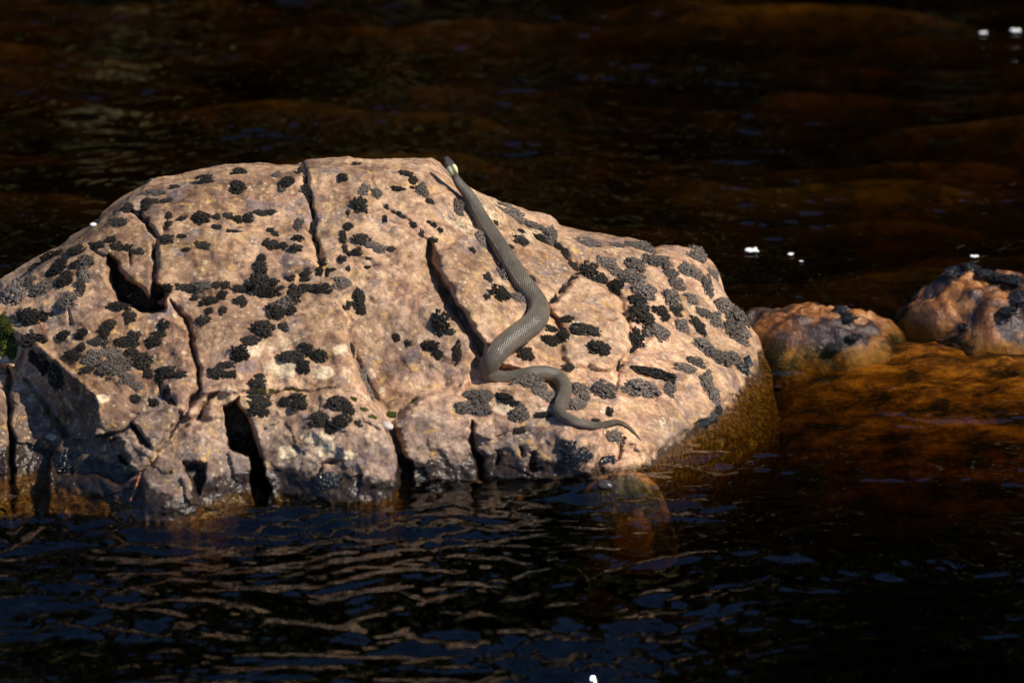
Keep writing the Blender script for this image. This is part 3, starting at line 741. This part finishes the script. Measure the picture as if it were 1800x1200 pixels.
# tone, then u v rx ry [angle] in photo pixels
MOSS = '''
b 362 319 15 9 -15;b 420 304 12 7;b 417 331 13 11;b 308 329 8 4;g 271 339 14 6;b 225 366 9 8;b 246 377 26 7;b 258 362 9 12;b 272 355 9 5;b 292 354 11 5;b 210 393 16 8;b 260 389 8 5;b 353 386 16 11;b 380 383 7 6;b 400 381 10 6 10;b 416 387 10 6 20;b 436 383 9 7;b 380 400 10 5 20;b 412 407 14 3;b 294 421 12 7 -10;b 319 416 7 4;b 357 432 14 6 -5;b 327 439 6 3;b 195 421 8 5;b 174 431 10 6;b 204 435 13 7;b 224 435 9 4;b 239 443 12 5;b 132 441 16 7 -10;b 104 446 8 6;b 86 454 12 8;b 64 469 11 5;b 110 460 10 6;b 129 467 7 7;b 101 474 15 9 -10;b 116 492 14 14;g 150 462 12 10;b 140 511 9 14;g 147 485 8 10;g 50 499 12 8;g 75 509 18 9;g 25 520 20 18;b 49 552 15 8;g 120 530 16 10;b 66 562 24 10;b 217 486 10 8;b 250 511 14 12;b 238 534 28 15;b 222 508 13 15;b 250 528 24 13;b 272 522 12 11;b 206 495 7 13;b 275 545 17 10;b 210 540 20 8;b 227 557 12 8;b 279 502 8 10;b 296 506 8 6;b 330 507 25 6 -5;g 360 502 12 5;b 379 501 8 4;b 397 501 7 5;b 425 507 16 4 -5;b 341 524 6 4;b 368 530 14 6;b 390 521 8 8;b 422 531 12 7;b 369 547 7 5;b 392 546 7 6;b 357 565 12 7;b 297 380 5 8;b 320 385 10 4;b 297 395 6 6;b 269 452 4 13;
b 506 320 11 8;b 530 302 6 10;b 534 317 6 8;b 536 338 9 12;b 547 356 9 8;b 550 382 6 12;b 552 402 9 10;b 544 409 4 4;b 550 420 6 8;b 559 437 10 9;b 566 461 8 6;b 562 477 6 5;b 576 481 4 8;b 585 474 6 3;b 604 313 9 6;b 625 290 9 4;g 640 337 9 10;b 634 361 12 12;g 661 342 9 7;b 612 375 4 5;b 612 400 8 8;b 602 410 5 5;b 603 422 6 6;b 607 437 4 7;b 614 447 4 4;b 635 422 14 8;b 627 443 8 6;b 601 456 7 5;g 654 431 9 5;g 669 439 10 5;b 686 439 8 5;b 677 385 5 5;b 680 364 4 4;b 691 374 4 3;b 701 375 4 3;b 707 382 9 4;b 714 306 11 6;b 726 319 6 8;b 701 333 12 5;b 724 330 4 3;g 741 337 10 10;b 755 355 7 6;g 805 370 9 17;b 727 397 7 5;b 741 412 4 7;b 754 391 4 3;b 762 396 6 4;b 774 405 5 4;b 762 422 8 4;b 830 440 7 4;b 645 469 6 2;b 646 454 7 2;b 612 472 4 4;b 475 432 12 9;b 495 434 12 6;b 520 438 10 7;b 524 420 9 6;b 475 405 6 4;b 482 413 7 5;b 460 455 7 7;b 459 472 12 9;b 457 496 13 12;b 480 497 10 6;b 427 507 16 4;b 477 514 20 6;b 510 489 8 6;b 537 482 9 4;b 535 492 12 4;b 517 522 14 15;b 540 507 14 6;b 562 507 20 6;g 600 500 14 8;g 495 545 22 12;b 630 528 11 14;b 635 548 8 8;b 611 536 6 5;g 487 310 7 5;g 496 332 5 12;g 525 396 7 8;b 476 374 12 4;b 457 376 12 5;
b 871 392 5 4;g 900 379 24 10 30;b 916 407 6 4;b 915 425 13 9;b 897 435 8 5;b 950 422 18 8 15;g 967 421 10 14;b 980 435 14 7 40;b 994 450 9 14;b 1007 470 8 8;b 1035 475 15 11;b 1054 491 12 8 30;b 1005 492 14 7 -35;b 987 506 8 6;b 972 526 10 7 -20;g 890 480 12 16;b 877 517 18 11 30;b 857 490 8 9;b 856 521 6 4;g 912 525 11 8;b 934 492 7 6;g 845 422 9 12;g 940 400 20 6 20;g 1032 430 20 8 10;
g 1083 433 12 5;g 1125 437 24 9 15;g 1221 453 15 14 40;g 1251 483 10 7 40;g 1206 475 14 9;g 1224 484 12 8;g 1065 463 16 9;g 1119 469 16 12;g 1152 460 20 10;g 1179 482 11 7;g 1086 481 14 8;g 1110 490 20 10;g 1188 499 14 9;g 1242 502 10 14;b 1083 505 14 10;g 1131 515 20 13;b 1119 532 20 10;g 1179 526 16 12;g 1215 527 13 7;b 1161 550 20 9;b 1125 556 24 16;b 1188 546 13 10;g 1152 586 20 12;b 1119 598 16 14;b 1110 616 10 8;b 1086 640 5 12;g 1233 550 12 6;g 1257 565 10 12;g 1272 541 14 12;g 1296 562 18 16;g 1287 583 18 14;g 1303 592 14 12;b 1221 568 14 9 30;b 1230 580 10 12;g 1197 574 12 9;g 1236 610 18 10;g 1260 628 22 10;g 1221 637 14 8;b 1137 655 36 9 5;b 1176 667 14 10 40;g 1128 685 22 14 -20;g 1176 688 10 11;g 1203 649 16 8;g 1242 676 12 18;g 1254 697 10 10;g 1062 688 18 14;g 1290 631 12 9;w 1305 649 12 10;w 1314 637 8 9;b 1059 616 14 9;b 1071 727 7 10;w 1250 735 14 8;w 1236 745 10 6;w 1262 722 8 8;
b 775 567 14 13;b 790 583 8 4;b 758 608 14 7;b 768 623 12 5;b 803 620 8 14;b 995 563 10 6;b 1033 582 25 9;b 1013 582 10 6;b 990 590 12 8;b 967 600 15 8;b 967 578 14 5;b 1053 613 16 11;b 997 648 11 5;b 922 623 14 10;b 905 652 8 6;g 930 676 28 11;g 960 697 18 8;b 890 702 16 7 15;g 1020 693 16 16;g 1010 713 15 10;g 913 730 14 11;b 953 730 12 5;g 843 723 16 8;g 817 717 16 8;g 827 697 22 9;g 850 700 12 8;g 1080 769 13 9;b 1047 740 8 4;b 913 757 9 5;w 1003 793 16 12;w 1023 803 18 9;w 1067 808 15 5;
b 78 640 17 13 40;b 100 662 18 12 40;b 60 626 12 9;b 144 587 11 7;b 192 571 9 7;b 182 586 11 7;b 173 603 16 6;b 234 597 13 9;b 212 603 13 7;b 288 572 10 7;b 280 589 14 6;b 272 602 14 7;b 127 624 14 7;b 142 611 9 5;g 165 630 17 9;g 199 624 14 8;b 231 621 11 7;g 218 643 12 9;b 250 638 14 12;g 193 648 16 10;b 152 651 12 5;b 260 659 8 7;g 222 667 11 7;g 241 679 12 5;b 294 657 20 10;b 317 660 10 6;b 241 703 26 5 8;b 272 708 9 5;b 294 687 8 5;b 304 711 9 7;b 58 598 25 8;b 111 591 10 7;b 440 600 13 8;b 421 622 13 10;b 400 643 13 6;b 380 659 13 10;b 404 660 10 6;w 114 812 20 14;
b 486 553 18 14;b 461 580 16 12;b 497 575 9 7;b 511 546 9 7;b 509 629 19 9;b 539 617 14 9;b 562 627 12 9;b 532 646 11 10;b 524 634 10 8;b 456 663 7 5;b 454 675 13 8;b 458 706 22 9;b 454 724 18 8;b 526 708 16 13;b 499 706 8 6;b 594 711 16 12;b 613 722 9 9;b 561 739 17 10;b 600 741 14 10;b 580 757 9 7;b 629 744 7 5;b 698 594 7 6;b 717 603 6 4;g 638 668 6 14 -15;g 650 692 5 12 -20;b 618 616 6 8;w 578 846 20 12
'''
CLUST = [  # seed u, v, label
 (255, 372, 'black moss cushion around the forked crack on the boulder shoulder, right of nothing but bare slope'),
 (385, 318, 'round black moss cushion on the bare brown ridge of the boulder'),
 (395, 390, 'black moss cushion in the short level row above the brown bulge'),
 (345, 432, 'small black moss cushion alone on the smooth brown bulge'),
 (100, 460, 'dark moss cushion on the steep skyline slope of the boulder'),
 (80, 525, 'greyish moss cushion on the low tip of the boulder slope'),
 (245, 525, 'black moss cushion packed in the deep shadowed pit of the boulder'),
 (380, 520, 'dark moss cushion along the level crease under the brown bulge'),
 (545, 380, 'black moss cushion filling the long upright crack below the ridge'),
 (500, 440, 'black moss cushion beside the long upright crack'),
 (510, 505, 'black moss cushion in the branching crease below the upright crack'),
 (625, 405, 'dark moss cushion in the loose column between upright crack and snake'),
 (735, 350, 'small dark moss cushion on the pale shoulder left of the snake neck'),
 (890, 460, 'dark moss cushion touching or close beside the snake forward body'),
 (1000, 460, 'dark moss cushion lining the diagonal crack right of the snake'),
 (1120, 490, 'grey moss cushion in the dense mat on the boulder right shoulder'),
 (1250, 560, 'grey moss cushion on the end of the boulder sloping into the water'),
 (1150, 660, 'dark moss cushion under the mat, on the slope beyond the snake tail'),
 (1010, 600, 'dark moss cushion on the ledge right of the snake middle bend'),
 (900, 710, 'grey moss cushion on the ledge around the snake tail coils'),
 (1040, 795, 'wet black moss cushion at the waterline below the snake tail'),
 (775, 600, 'dark moss cushion on the smooth hollow face left of the snake'),
 (210, 620, 'dark moss cushion in the scattered patch on the pale left block'),
 (270, 700, 'dark moss cushion in the joints under the pale left block'),
 (420, 630, 'dark moss cushion in the string running down the pale middle block'),
 (530, 630, 'dark moss cushion in the star-shaped cluster on the pale middle block'),
 (540, 720, 'dark moss cushion on top of the nose block above the water'),
 (115, 812, 'wet black moss cushion at the foot of the far left slab'),
 (578, 846, 'wet black moss cushion at the foot of the nose block'),
 (1250, 735, 'wet black moss cushion at the right waterline of the boulder'),
 (60, 580, 'black moss cushion in the dark notch beside the green moss'),
 (98, 672, 'black moss cushion on the dark riser above the low slab'),
 (640, 670, 'grey moss strip in the gully between middle block and smooth face'),
]
CLUST[0] = (255, 372, 'black moss cushion around the forked crack on the left shoulder of the boulder')
CS = np.array([(a, b) for a, b, _ in CLUST], float)
rng = random.Random(5)
def put_moss(name, key, u, v, rx, ry, ang, label, group, hgt=0.62, cat='moss'):
    p, nn = surf(u, v)
    o = bpy.data.objects.new(name, PROTO[key][rng.randrange(5)])
    COL.objects.link(o)
    nv = Vector(nn)
    vw = Vector(CAM - p).normalized()
    if nv.dot(vw) < 0.35: nv = (nv + vw * (0.5)).normalized()
    nv = (nv + vw * 0.25).normalized()
    xa = Vector((math.cos(math.radians(ang)), 0, -math.sin(math.radians(ang))))
    xa = (xa - nv * xa.dot(nv)).normalized(); ya = nv.cross(xa)
    R = Matrix((xa, ya, nv)).transposed()
    spin = rng.choice((0, math.pi))
    sx = rx * PX * rng.uniform(1.05, 1.25); sy = ry * PX * 1.35 * rng.uniform(1.0, 1.2)
    if key == 'g': sx *= 1.15; sy *= 1.15
    sz = hgt * min(sx, sy) * rng.uniform(0.8, 1.1) if key != 'g' else hgt * 0.8 * min(sx, sy)
    o.matrix_world = Matrix.Translation(Vector(p) - nv * sz * 0.05) @ (R @ Matrix.Rotation(spin, 3, 'Z') @ Matrix.Diagonal((sx, sy, sz))).to_4x4()
    tag(o, label, cat, group)
    return o
for rec in MOSS.replace('\n', '').split(';'):
    f = rec.split()
    if len(f) < 5: continue
    u, v, rx, ry = map(float, f[1:5]); ang = (float(f[5]) if len(f) > 5 else 0.0) + rng.uniform(-13, 13)
    k = int(np.argmin(((CS - (u, v)) ** 2).sum(-1)))
    size = 'tiny' if max(rx, ry) < 7 else 'small' if max(rx, ry) < 10.5 else 'large' if max(rx, ry) > 17 else 'mid-sized'
    if max(rx, ry) > 2.2 * min(rx, ry): size += ' elongated'
    lab = size + {'b': ' black', 'g': ' grey', 'w': ' wet black'}[f[0]] + ' moss cushion ' + CLUST[k][2].split('moss cushion ')[-1].split('moss strip ')[-1]
    put_moss('moss_cushion', f[0], u, v, rx, ry, ang, lab, 'moss cushions ' + CLUST[k][2].split('moss cushion ')[-1].split('moss strip ')[-1])
# bright green moss in the damp joints
GREEN = [(326, 560, 5, 3, 60), (331, 572, 5, 3, 60), (338, 590, 5, 3, 70), (352, 676, 4, 5, 0), (349, 662, 3, 6, 0)]
for u, v, rx, ry, a in GREEN: put_moss('green_moss', 'v', u, v, rx, ry, a, 'bright green moss tuft in the upright crack of the pale left block', 'green moss in the upright crack')
for u, v, rx, ry, a in [(460, 688, 8, 3, 0), (478, 687, 6, 2.5, 0), (502, 686, 8, 2, 0), (522, 685, 7, 2, 0)]: put_moss('green_moss', 'v', u, v, rx, ry, a, 'green moss tuft in the level joint above the nose block', 'green moss in the level joint')
for u, v, rx, ry, a in [(622, 702, 5, 4, 0), (640, 720, 6, 3, 45), (656, 733, 6, 3, 45), (688, 730, 8, 6, 0), (730, 704, 7, 4, -30)]: put_moss('green_moss', 'v', u, v, rx, ry, a, 'green moss tuft in the gully beside the nose block', 'green moss in the gully')
for u, v, rx, ry, a in [(12, 578, 16, 12, 0), (18, 605, 14, 14, 0), (24, 625, 9, 10, 0), (6, 560, 10, 6, 0)]: put_moss('green_moss', 'v', u, v, rx, ry, a, 'olive green moss tuft on the far left tip of the boulder', 'green moss on the boulder tip')
for u, v, rx, ry, a in [(46, 672, 4, 6, -40), (84, 724, 4, 7, -40), (96, 744, 4, 8, -40)]: put_moss('green_moss', 'v', u, v, rx, ry, a, 'green moss tuft along the foot of the dark riser by the far left slab', 'green moss below the riser')

def moss_on(x, y, z, r, key, label, group, sq=0.62):
    o = bpy.data.objects.new('moss_cushion', PROTO[key][rng.randrange(5)]); COL.objects.link(o)
    o.location = (x, y, z); o.rotation_euler = (rng.uniform(-.2, .2), rng.uniform(-.2, .2), rng.uniform(0, 6.28)); o.scale = (r, r * rng.uniform(.8, 1), r * sq)
    tag(o, label, 'moss', group)
from mathutils.bvhtree import BVHTree
def drop(o, x, y):
    hit = BVHTree.FromPolygons([v.co for v in o.data.vertices], [p.vertices for p in o.data.polygons]).ray_cast(Vector((x, y, 1)) - o.location, Vector((0, 0, -1)))
    return hit[0].z + o.location.z if hit[0] else -1.0
for u, v, r in [(1478, 545, 12), (1490, 560, 14), (1500, 578, 12), (1465, 580, 12), (1512, 590, 10), (1530, 585, 10), (1450, 592, 9), (1545, 578, 8)]:
    p = on_plane(u, v, 0.022)
    if drop(ROCK_A, p[0], p[1]) > -0.01: moss_on(p[0], p[1], drop(ROCK_A, p[0], p[1]), r * 1.25 * PX, 'w', 'wet glistening black moss cushion on the low wet rock', 'wet moss on the low rock')
for u, v, r in [(1680, 488, 16), (1705, 486, 18), (1730, 492, 16), (1755, 498, 18), (1780, 506, 18), (1790, 530, 18), (1770, 545, 16), (1640, 537, 12), (1695, 540, 12), (1680, 560, 14), (1668, 572, 12), (1632, 560, 11), (1605, 560, 11), (1600, 576, 11), (1700, 566, 12), (1740, 566, 12), (1760, 570, 12), (1790, 565, 16)]:
    p = on_plane(u, v, 0.035)
    if drop(ROCK_B, p[0], p[1]) > -0.01: moss_on(p[0], p[1], drop(ROCK_B, p[0], p[1]) - 0.002, r * 1.25 * PX, 'w', 'wet black moss cushion ' + ('on the crown of' if v < 515 else 'on the flank of' if v < 555 else 'at the waterline of') + ' the rounded orange rock', 'wet moss on the orange rock')

# ------------------------------------------------------------------ snake
SN = [(784, 276, 3.0), (786, 280, 5.4), (789, 286, 7.2), (792, 292, 8.4), (795, 298, 9.4), (797, 303, 8.4), (800, 311, 6.6), (804, 318, 7.6), (811, 328, 9.2), (821, 340, 10.6), (831, 356, 11.8), (841, 375, 12.6), (854, 397, 13.8), (869, 420, 14.6), (882, 440, 15.2), (893, 458, 16), (911, 487, 16.8), (925, 507, 17.4), (938, 524, 18.2), (946, 540, 19), (945, 555, 19.6), (935, 569, 20), (914, 585, 20.2), (894, 600, 19.6), (875, 619, 18.6), (862, 637, 17.2), (860, 652, 15.4), (869, 661, 13.2), (888, 664, 11.6), (910, 661, 11.2), (932, 656, 11.6), (955, 655, 12.2), (975, 660, 12.8), (988, 671, 12.8), (993, 687, 12.2), (988, 703, 11.4), (983, 717, 10.6), (988, 730, 9.6), (1005, 739, 8.6), (1030, 746, 7.2), (1050, 748, 6.0), (1067, 744, 5.0), (1082, 741, 4.2), (1097, 745, 3.5), (1111, 756, 2.6), (1120, 766, 1.8), (1127, 775, 0.7)]
def catmull(a, n=8):
    a = np.array(a, float); pts = []
    e = np.vstack([2 * a[0] - a[1], a, 2 * a[-1] - a[-2]])
    for i in range(1, len(e) - 2):
        p0, p1, p2, p3 = e[i - 1:i + 3]
        for t in np.linspace(0, 1, n, endpoint=False):
            pts.append(0.5 * (2 * p1 + (p2 - p0) * t + (2 * p0 - 5 * p1 + 4 * p2 - p3) * t * t + (3 * p1 - p0 - 3 * p2 + p3) * t ** 3))
    pts.append(a[-1]); return np.array(pts)
path = catmull(SN)
RR = np.maximum(path[:, 2] * PX, 0.0004)
dep = []; nms = []
for u, v, hw in path:
    vv = max(v, np.interp(u, *zip(*TOP)) + 14)
    p, nn = surf(u, vv); r = ray(u, vv)
    t_ = (p - CAM) @ FWD
    c = max(-(nn @ (r / np.linalg.norm(r))), 0.45)
    dep.append(t_ - 0.95 * hw * PX / c); nms.append(nn)
dep = np.array(dep)
# the body is stiff: it bridges small hollows
win = np.exp(-(np.arange(-16, 17) / 7.0) ** 2); win /= win.sum()
dsm = np.convolve(np.pad(dep, 16, mode='edge'), win, 'valid')
dep = np.minimum(dsm, dep + 0.004)
dep = np.convolve(np.pad(dep, 6, mode='edge'), np.ones(13) / 13, 'valid')
C3 = CAM + ray(path[:, 0], path[:, 1]) * dep[:, None]
nms = np.array(nms)
for ax in range(3): nms[:, ax] = np.convolve(np.pad(nms[:, ax], 16, mode='edge'), win, 'valid')
tan_ = np.gradient(C3, axis=0); tan_ /= np.linalg.norm(tan_, axis=1)[:, None]
hb = (0.75 * (1 - sstep(30, 110, np.arange(len(C3)))))[:, None]
vwd = (CAM - C3) / np.linalg.norm(CAM - C3, axis=1)[:, None]
nms = nms * (1 - hb) + vwd * hb                 # the raised head rolls a little outward
upv = nms - tan_ * (nms * tan_).sum(1)[:, None]; upv /= np.linalg.norm(upv, axis=1)[:, None]
sid = np.cross(tan_, upv)
NS = 32
ang = np.linspace(0, 2 * math.pi, NS, endpoint=False)      # 0 = belly, pi = back
cum = np.concatenate([[0], np.cumsum(np.linalg.norm(np.diff(C3, axis=0), axis=1))])
rings = []
for i in range(len(C3)):
    hd = 1 - sstep(0, 0.022, cum[i])
    flat = 1.0 - 0.28 * (1 - sstep(0.006, 0.035, cum[i]))
    ux = np.sin(ang); uy = -np.cos(ang)
    uy = np.where(uy < 0, uy * 0.86, uy) * flat
    rings.append(C3[i] + RR[i] * (sid[i][None] * ux[:, None] + upv[i][None] * uy[:, None]))
rings = np.array(rings)
nP = len(rings)
verts = rings.reshape(-1, 3)
I = np.arange(nP * NS).reshape(nP, NS); I2 = np.roll(I, -1, 1)
SQ = np.stack([I[:-1], I[1:], I2[1:], I2[:-1]], -1).reshape(-1, 4)
snake_base = C3[len(C3) // 2]
sme = raw_mesh('snake', verts - snake_base, SQ)
bm_ = bmesh.new(); bm_.from_mesh(sme); bm_.verts.ensure_lookup_table()
bm_.faces.new([bm_.verts[i] for i in I[0]]); bm_.faces.new([bm_.verts[i] for i in I[-1]][::-1])
bmesh.ops.recalc_face_normals(bm_, faces=bm_.faces[:])
uvl = bm_.loops.layers.uv.new('UVMap')
for f in bm_.faces:
    f.smooth = True
    ks = [l.vert.index % NS for l in f.loops]
    wrap = max(ks) - min(ks) > NS // 2
    for l, k in zip(f.loops, ks):
        l[uvl].uv = ((k + (NS if wrap and k < NS // 2 else 0)) / NS, cum[l.vert.index // NS])
bm_.to_mesh(sme); bm_.free()
sc_ = cum.repeat(NS); aa = np.tile(ang, nP)
side_k = np.minimum(np.abs(aa - math.pi * 0.5), np.abs(aa - math.pi * 1.5)) / 1.0
s_col = np.interp(4 * 8, np.arange(nP), cum)               # arc length at the collar
dark = 1 - sstep(s_col - 0.006, s_col - 0.004, sc_)
dtop_ = np.abs(aa - math.pi)                               # 0 on the back, pi on the belly
coll = sstep(s_col - 0.0060, s_col - 0.0042, sc_) * (1 - sstep(s_col + 0.0055, s_col + 0.0075, sc_)) * sstep(0.22 + 30 * np.maximum(sc_ - s_col, 0), 0.36 + 30 * np.maximum(sc_ - s_col, 0) , dtop_) * (1 - sstep(1.9, 2.2, dtop_))
ca = sme.color_attributes.new('paint', 'FLOAT_COLOR', 'POINT')
ca.data.foreach_set('color', np.stack([dark, coll, dark * 0, dark * 0 + 1], -1).astype(np.float32).ravel())
snake = mesh_obj('snake', sme, M_SNAKE)
snake.location = snake_base
tag(snake, 'grey-brown snake with cream collar winding up over the boulder', 'snake')
i_e = int(np.argmin(np.abs(cum - 0.0085)))
for s in (-1, 1):
    bm_ = bmesh.new(); bmesh.ops.create_uvsphere(bm_, u_segments=14, v_segments=10, radius=0.0017)
    me = bpy.data.meshes.new('eye'); bm_.to_mesh(me); bm_.free()
    for p in me.polygons: p.use_smooth = True
    e = mesh_obj('eye', me, M_EYE, snake)
    e.location = Vector(C3[i_e] - snake_base + sid[i_e] * s * RR[i_e] * 0.86 + upv[i_e] * RR[i_e] * 0.30)

# ------------------------------------------------------------------ small things
def pebble(name, label, cat, p, r, mat, seed, sq=(1, .8, .6)):
    bm_ = bmesh.new(); bmesh.ops.create_icosphere(bm_, subdivisions=3, radius=1)
    for v in bm_.verts:
        k = 1 + 0.22 * float(pn(v.co.x * 1.3 + v.co.z, v.co.y * 1.3 - v.co.z, seed))
        v.co = Vector((v.co.x * sq[0], v.co.y * sq[1], v.co.z * sq[2])) * k * r
    me = bpy.data.meshes.new(name); bm_.to_mesh(me); bm_.free()
    for q in me.polygons: q.use_smooth = True
    o = mesh_obj(name, me, mat); o.location = Vector(p); tag(o, label, cat); return o
p, nn = surf(676, 752); pebble('pebble', 'small pale pebble wedged in the joint beside the nose block', 'pebble', p + nn * 0.004, 0.011, M_PEB, 3)
p = on_plane(1063, 852, 0.016); pebble('pebble', 'small dark wet pebble on the amber stone at the water edge', 'pebble', p, 0.012, M_DKPEB, 5)
p, nn = surf(165, 396); pebble('pebble', 'tiny white stone chip on the skyline slope of the boulder', 'pebble', p + nn * 0.002, 0.005, M_FOAM, 7)

def foam(u, v, r, label):
    p = on_plane(u, v, 0.0)
    bm_ = bmesh.new(); rs = random.Random(int(u))
    for k in range(22):
        q = bmesh.ops.create_icosphere(bm_, subdivisions=2, radius=r * rs.uniform(.22, .42))
        bmesh.ops.translate(bm_, verts=q['verts'], vec=(rs.uniform(-1, 1) * r * .75, rs.uniform(-1, 1) * r * .75, r * 0.12))
    bmesh.ops.scale(bm_, verts=bm_.verts[:], vec=(1.15, 1, .6))
    me = bpy.data.meshes.new('foam_fleck'); bm_.to_mesh(me); bm_.free()
    for q in me.polygons: q.use_smooth = True
    o = mesh_obj('foam_fleck', me, M_FOAM); o.location = Vector(p) + Vector((0, 0, .003)); tag(o, label, 'foam', 'foam flecks on the stream')
foam(1322, 443, .010, 'largest white foam fleck floating behind the right end of the boulder')
for u, v, r in [(1390, 450, .0055), (1713, 454, .006), (1408, 462, .003)]: foam(u, v, r, 'small white foam fleck floating behind the low wet rocks')
for u, v, r in [(1786, 57, .009), (1728, 61, .006)]: foam(u, v, r, 'white foam fleck far out on the dark water')

def twig(pts, r, label):
    bm_ = bmesh.new(); prev = None
    pts = [Vector(q) for q in pts]
    for i, q in enumerate(pts):
        d = (pts[min(i + 1, len(pts) - 1)] - pts[max(i - 1, 0)]).normalized()
        a = d.orthogonal().normalized(); b = d.cross(a)
        k = r * (1 - 0.6 * i / len(pts))
        rg = [bm_.verts.new(q + (a * math.cos(t) + b * math.sin(t)) * k) for t in np.linspace(0, 2 * math.pi, 6, endpoint=False)]
        if prev: 
            for j in range(6): bm_.faces.new((prev[j], prev[(j + 1) % 6], rg[(j + 1) % 6], rg[j]))
        prev = rg
    me = bpy.data.meshes.new('twig'); bm_.to_mesh(me); bm_.free()
    o = mesh_obj('twig', me, M_TWIG); tag(o, label, 'twig')
def sp_(u, v, up=0.004):
    p, nn = surf(u, v); return p + nn * up
twig([sp_(72, 572, .008), sp_(78, 580, .010), sp_(85, 590, .006)], 0.0018, 'short orange twig lying in the dark notch beside the green moss')
twig([sp_(248, 838), sp_(243, 855), sp_(238, 868), sp_(232, 882)], 0.0022, 'thin rust-coloured twig hanging at the waterline of the front wedge')
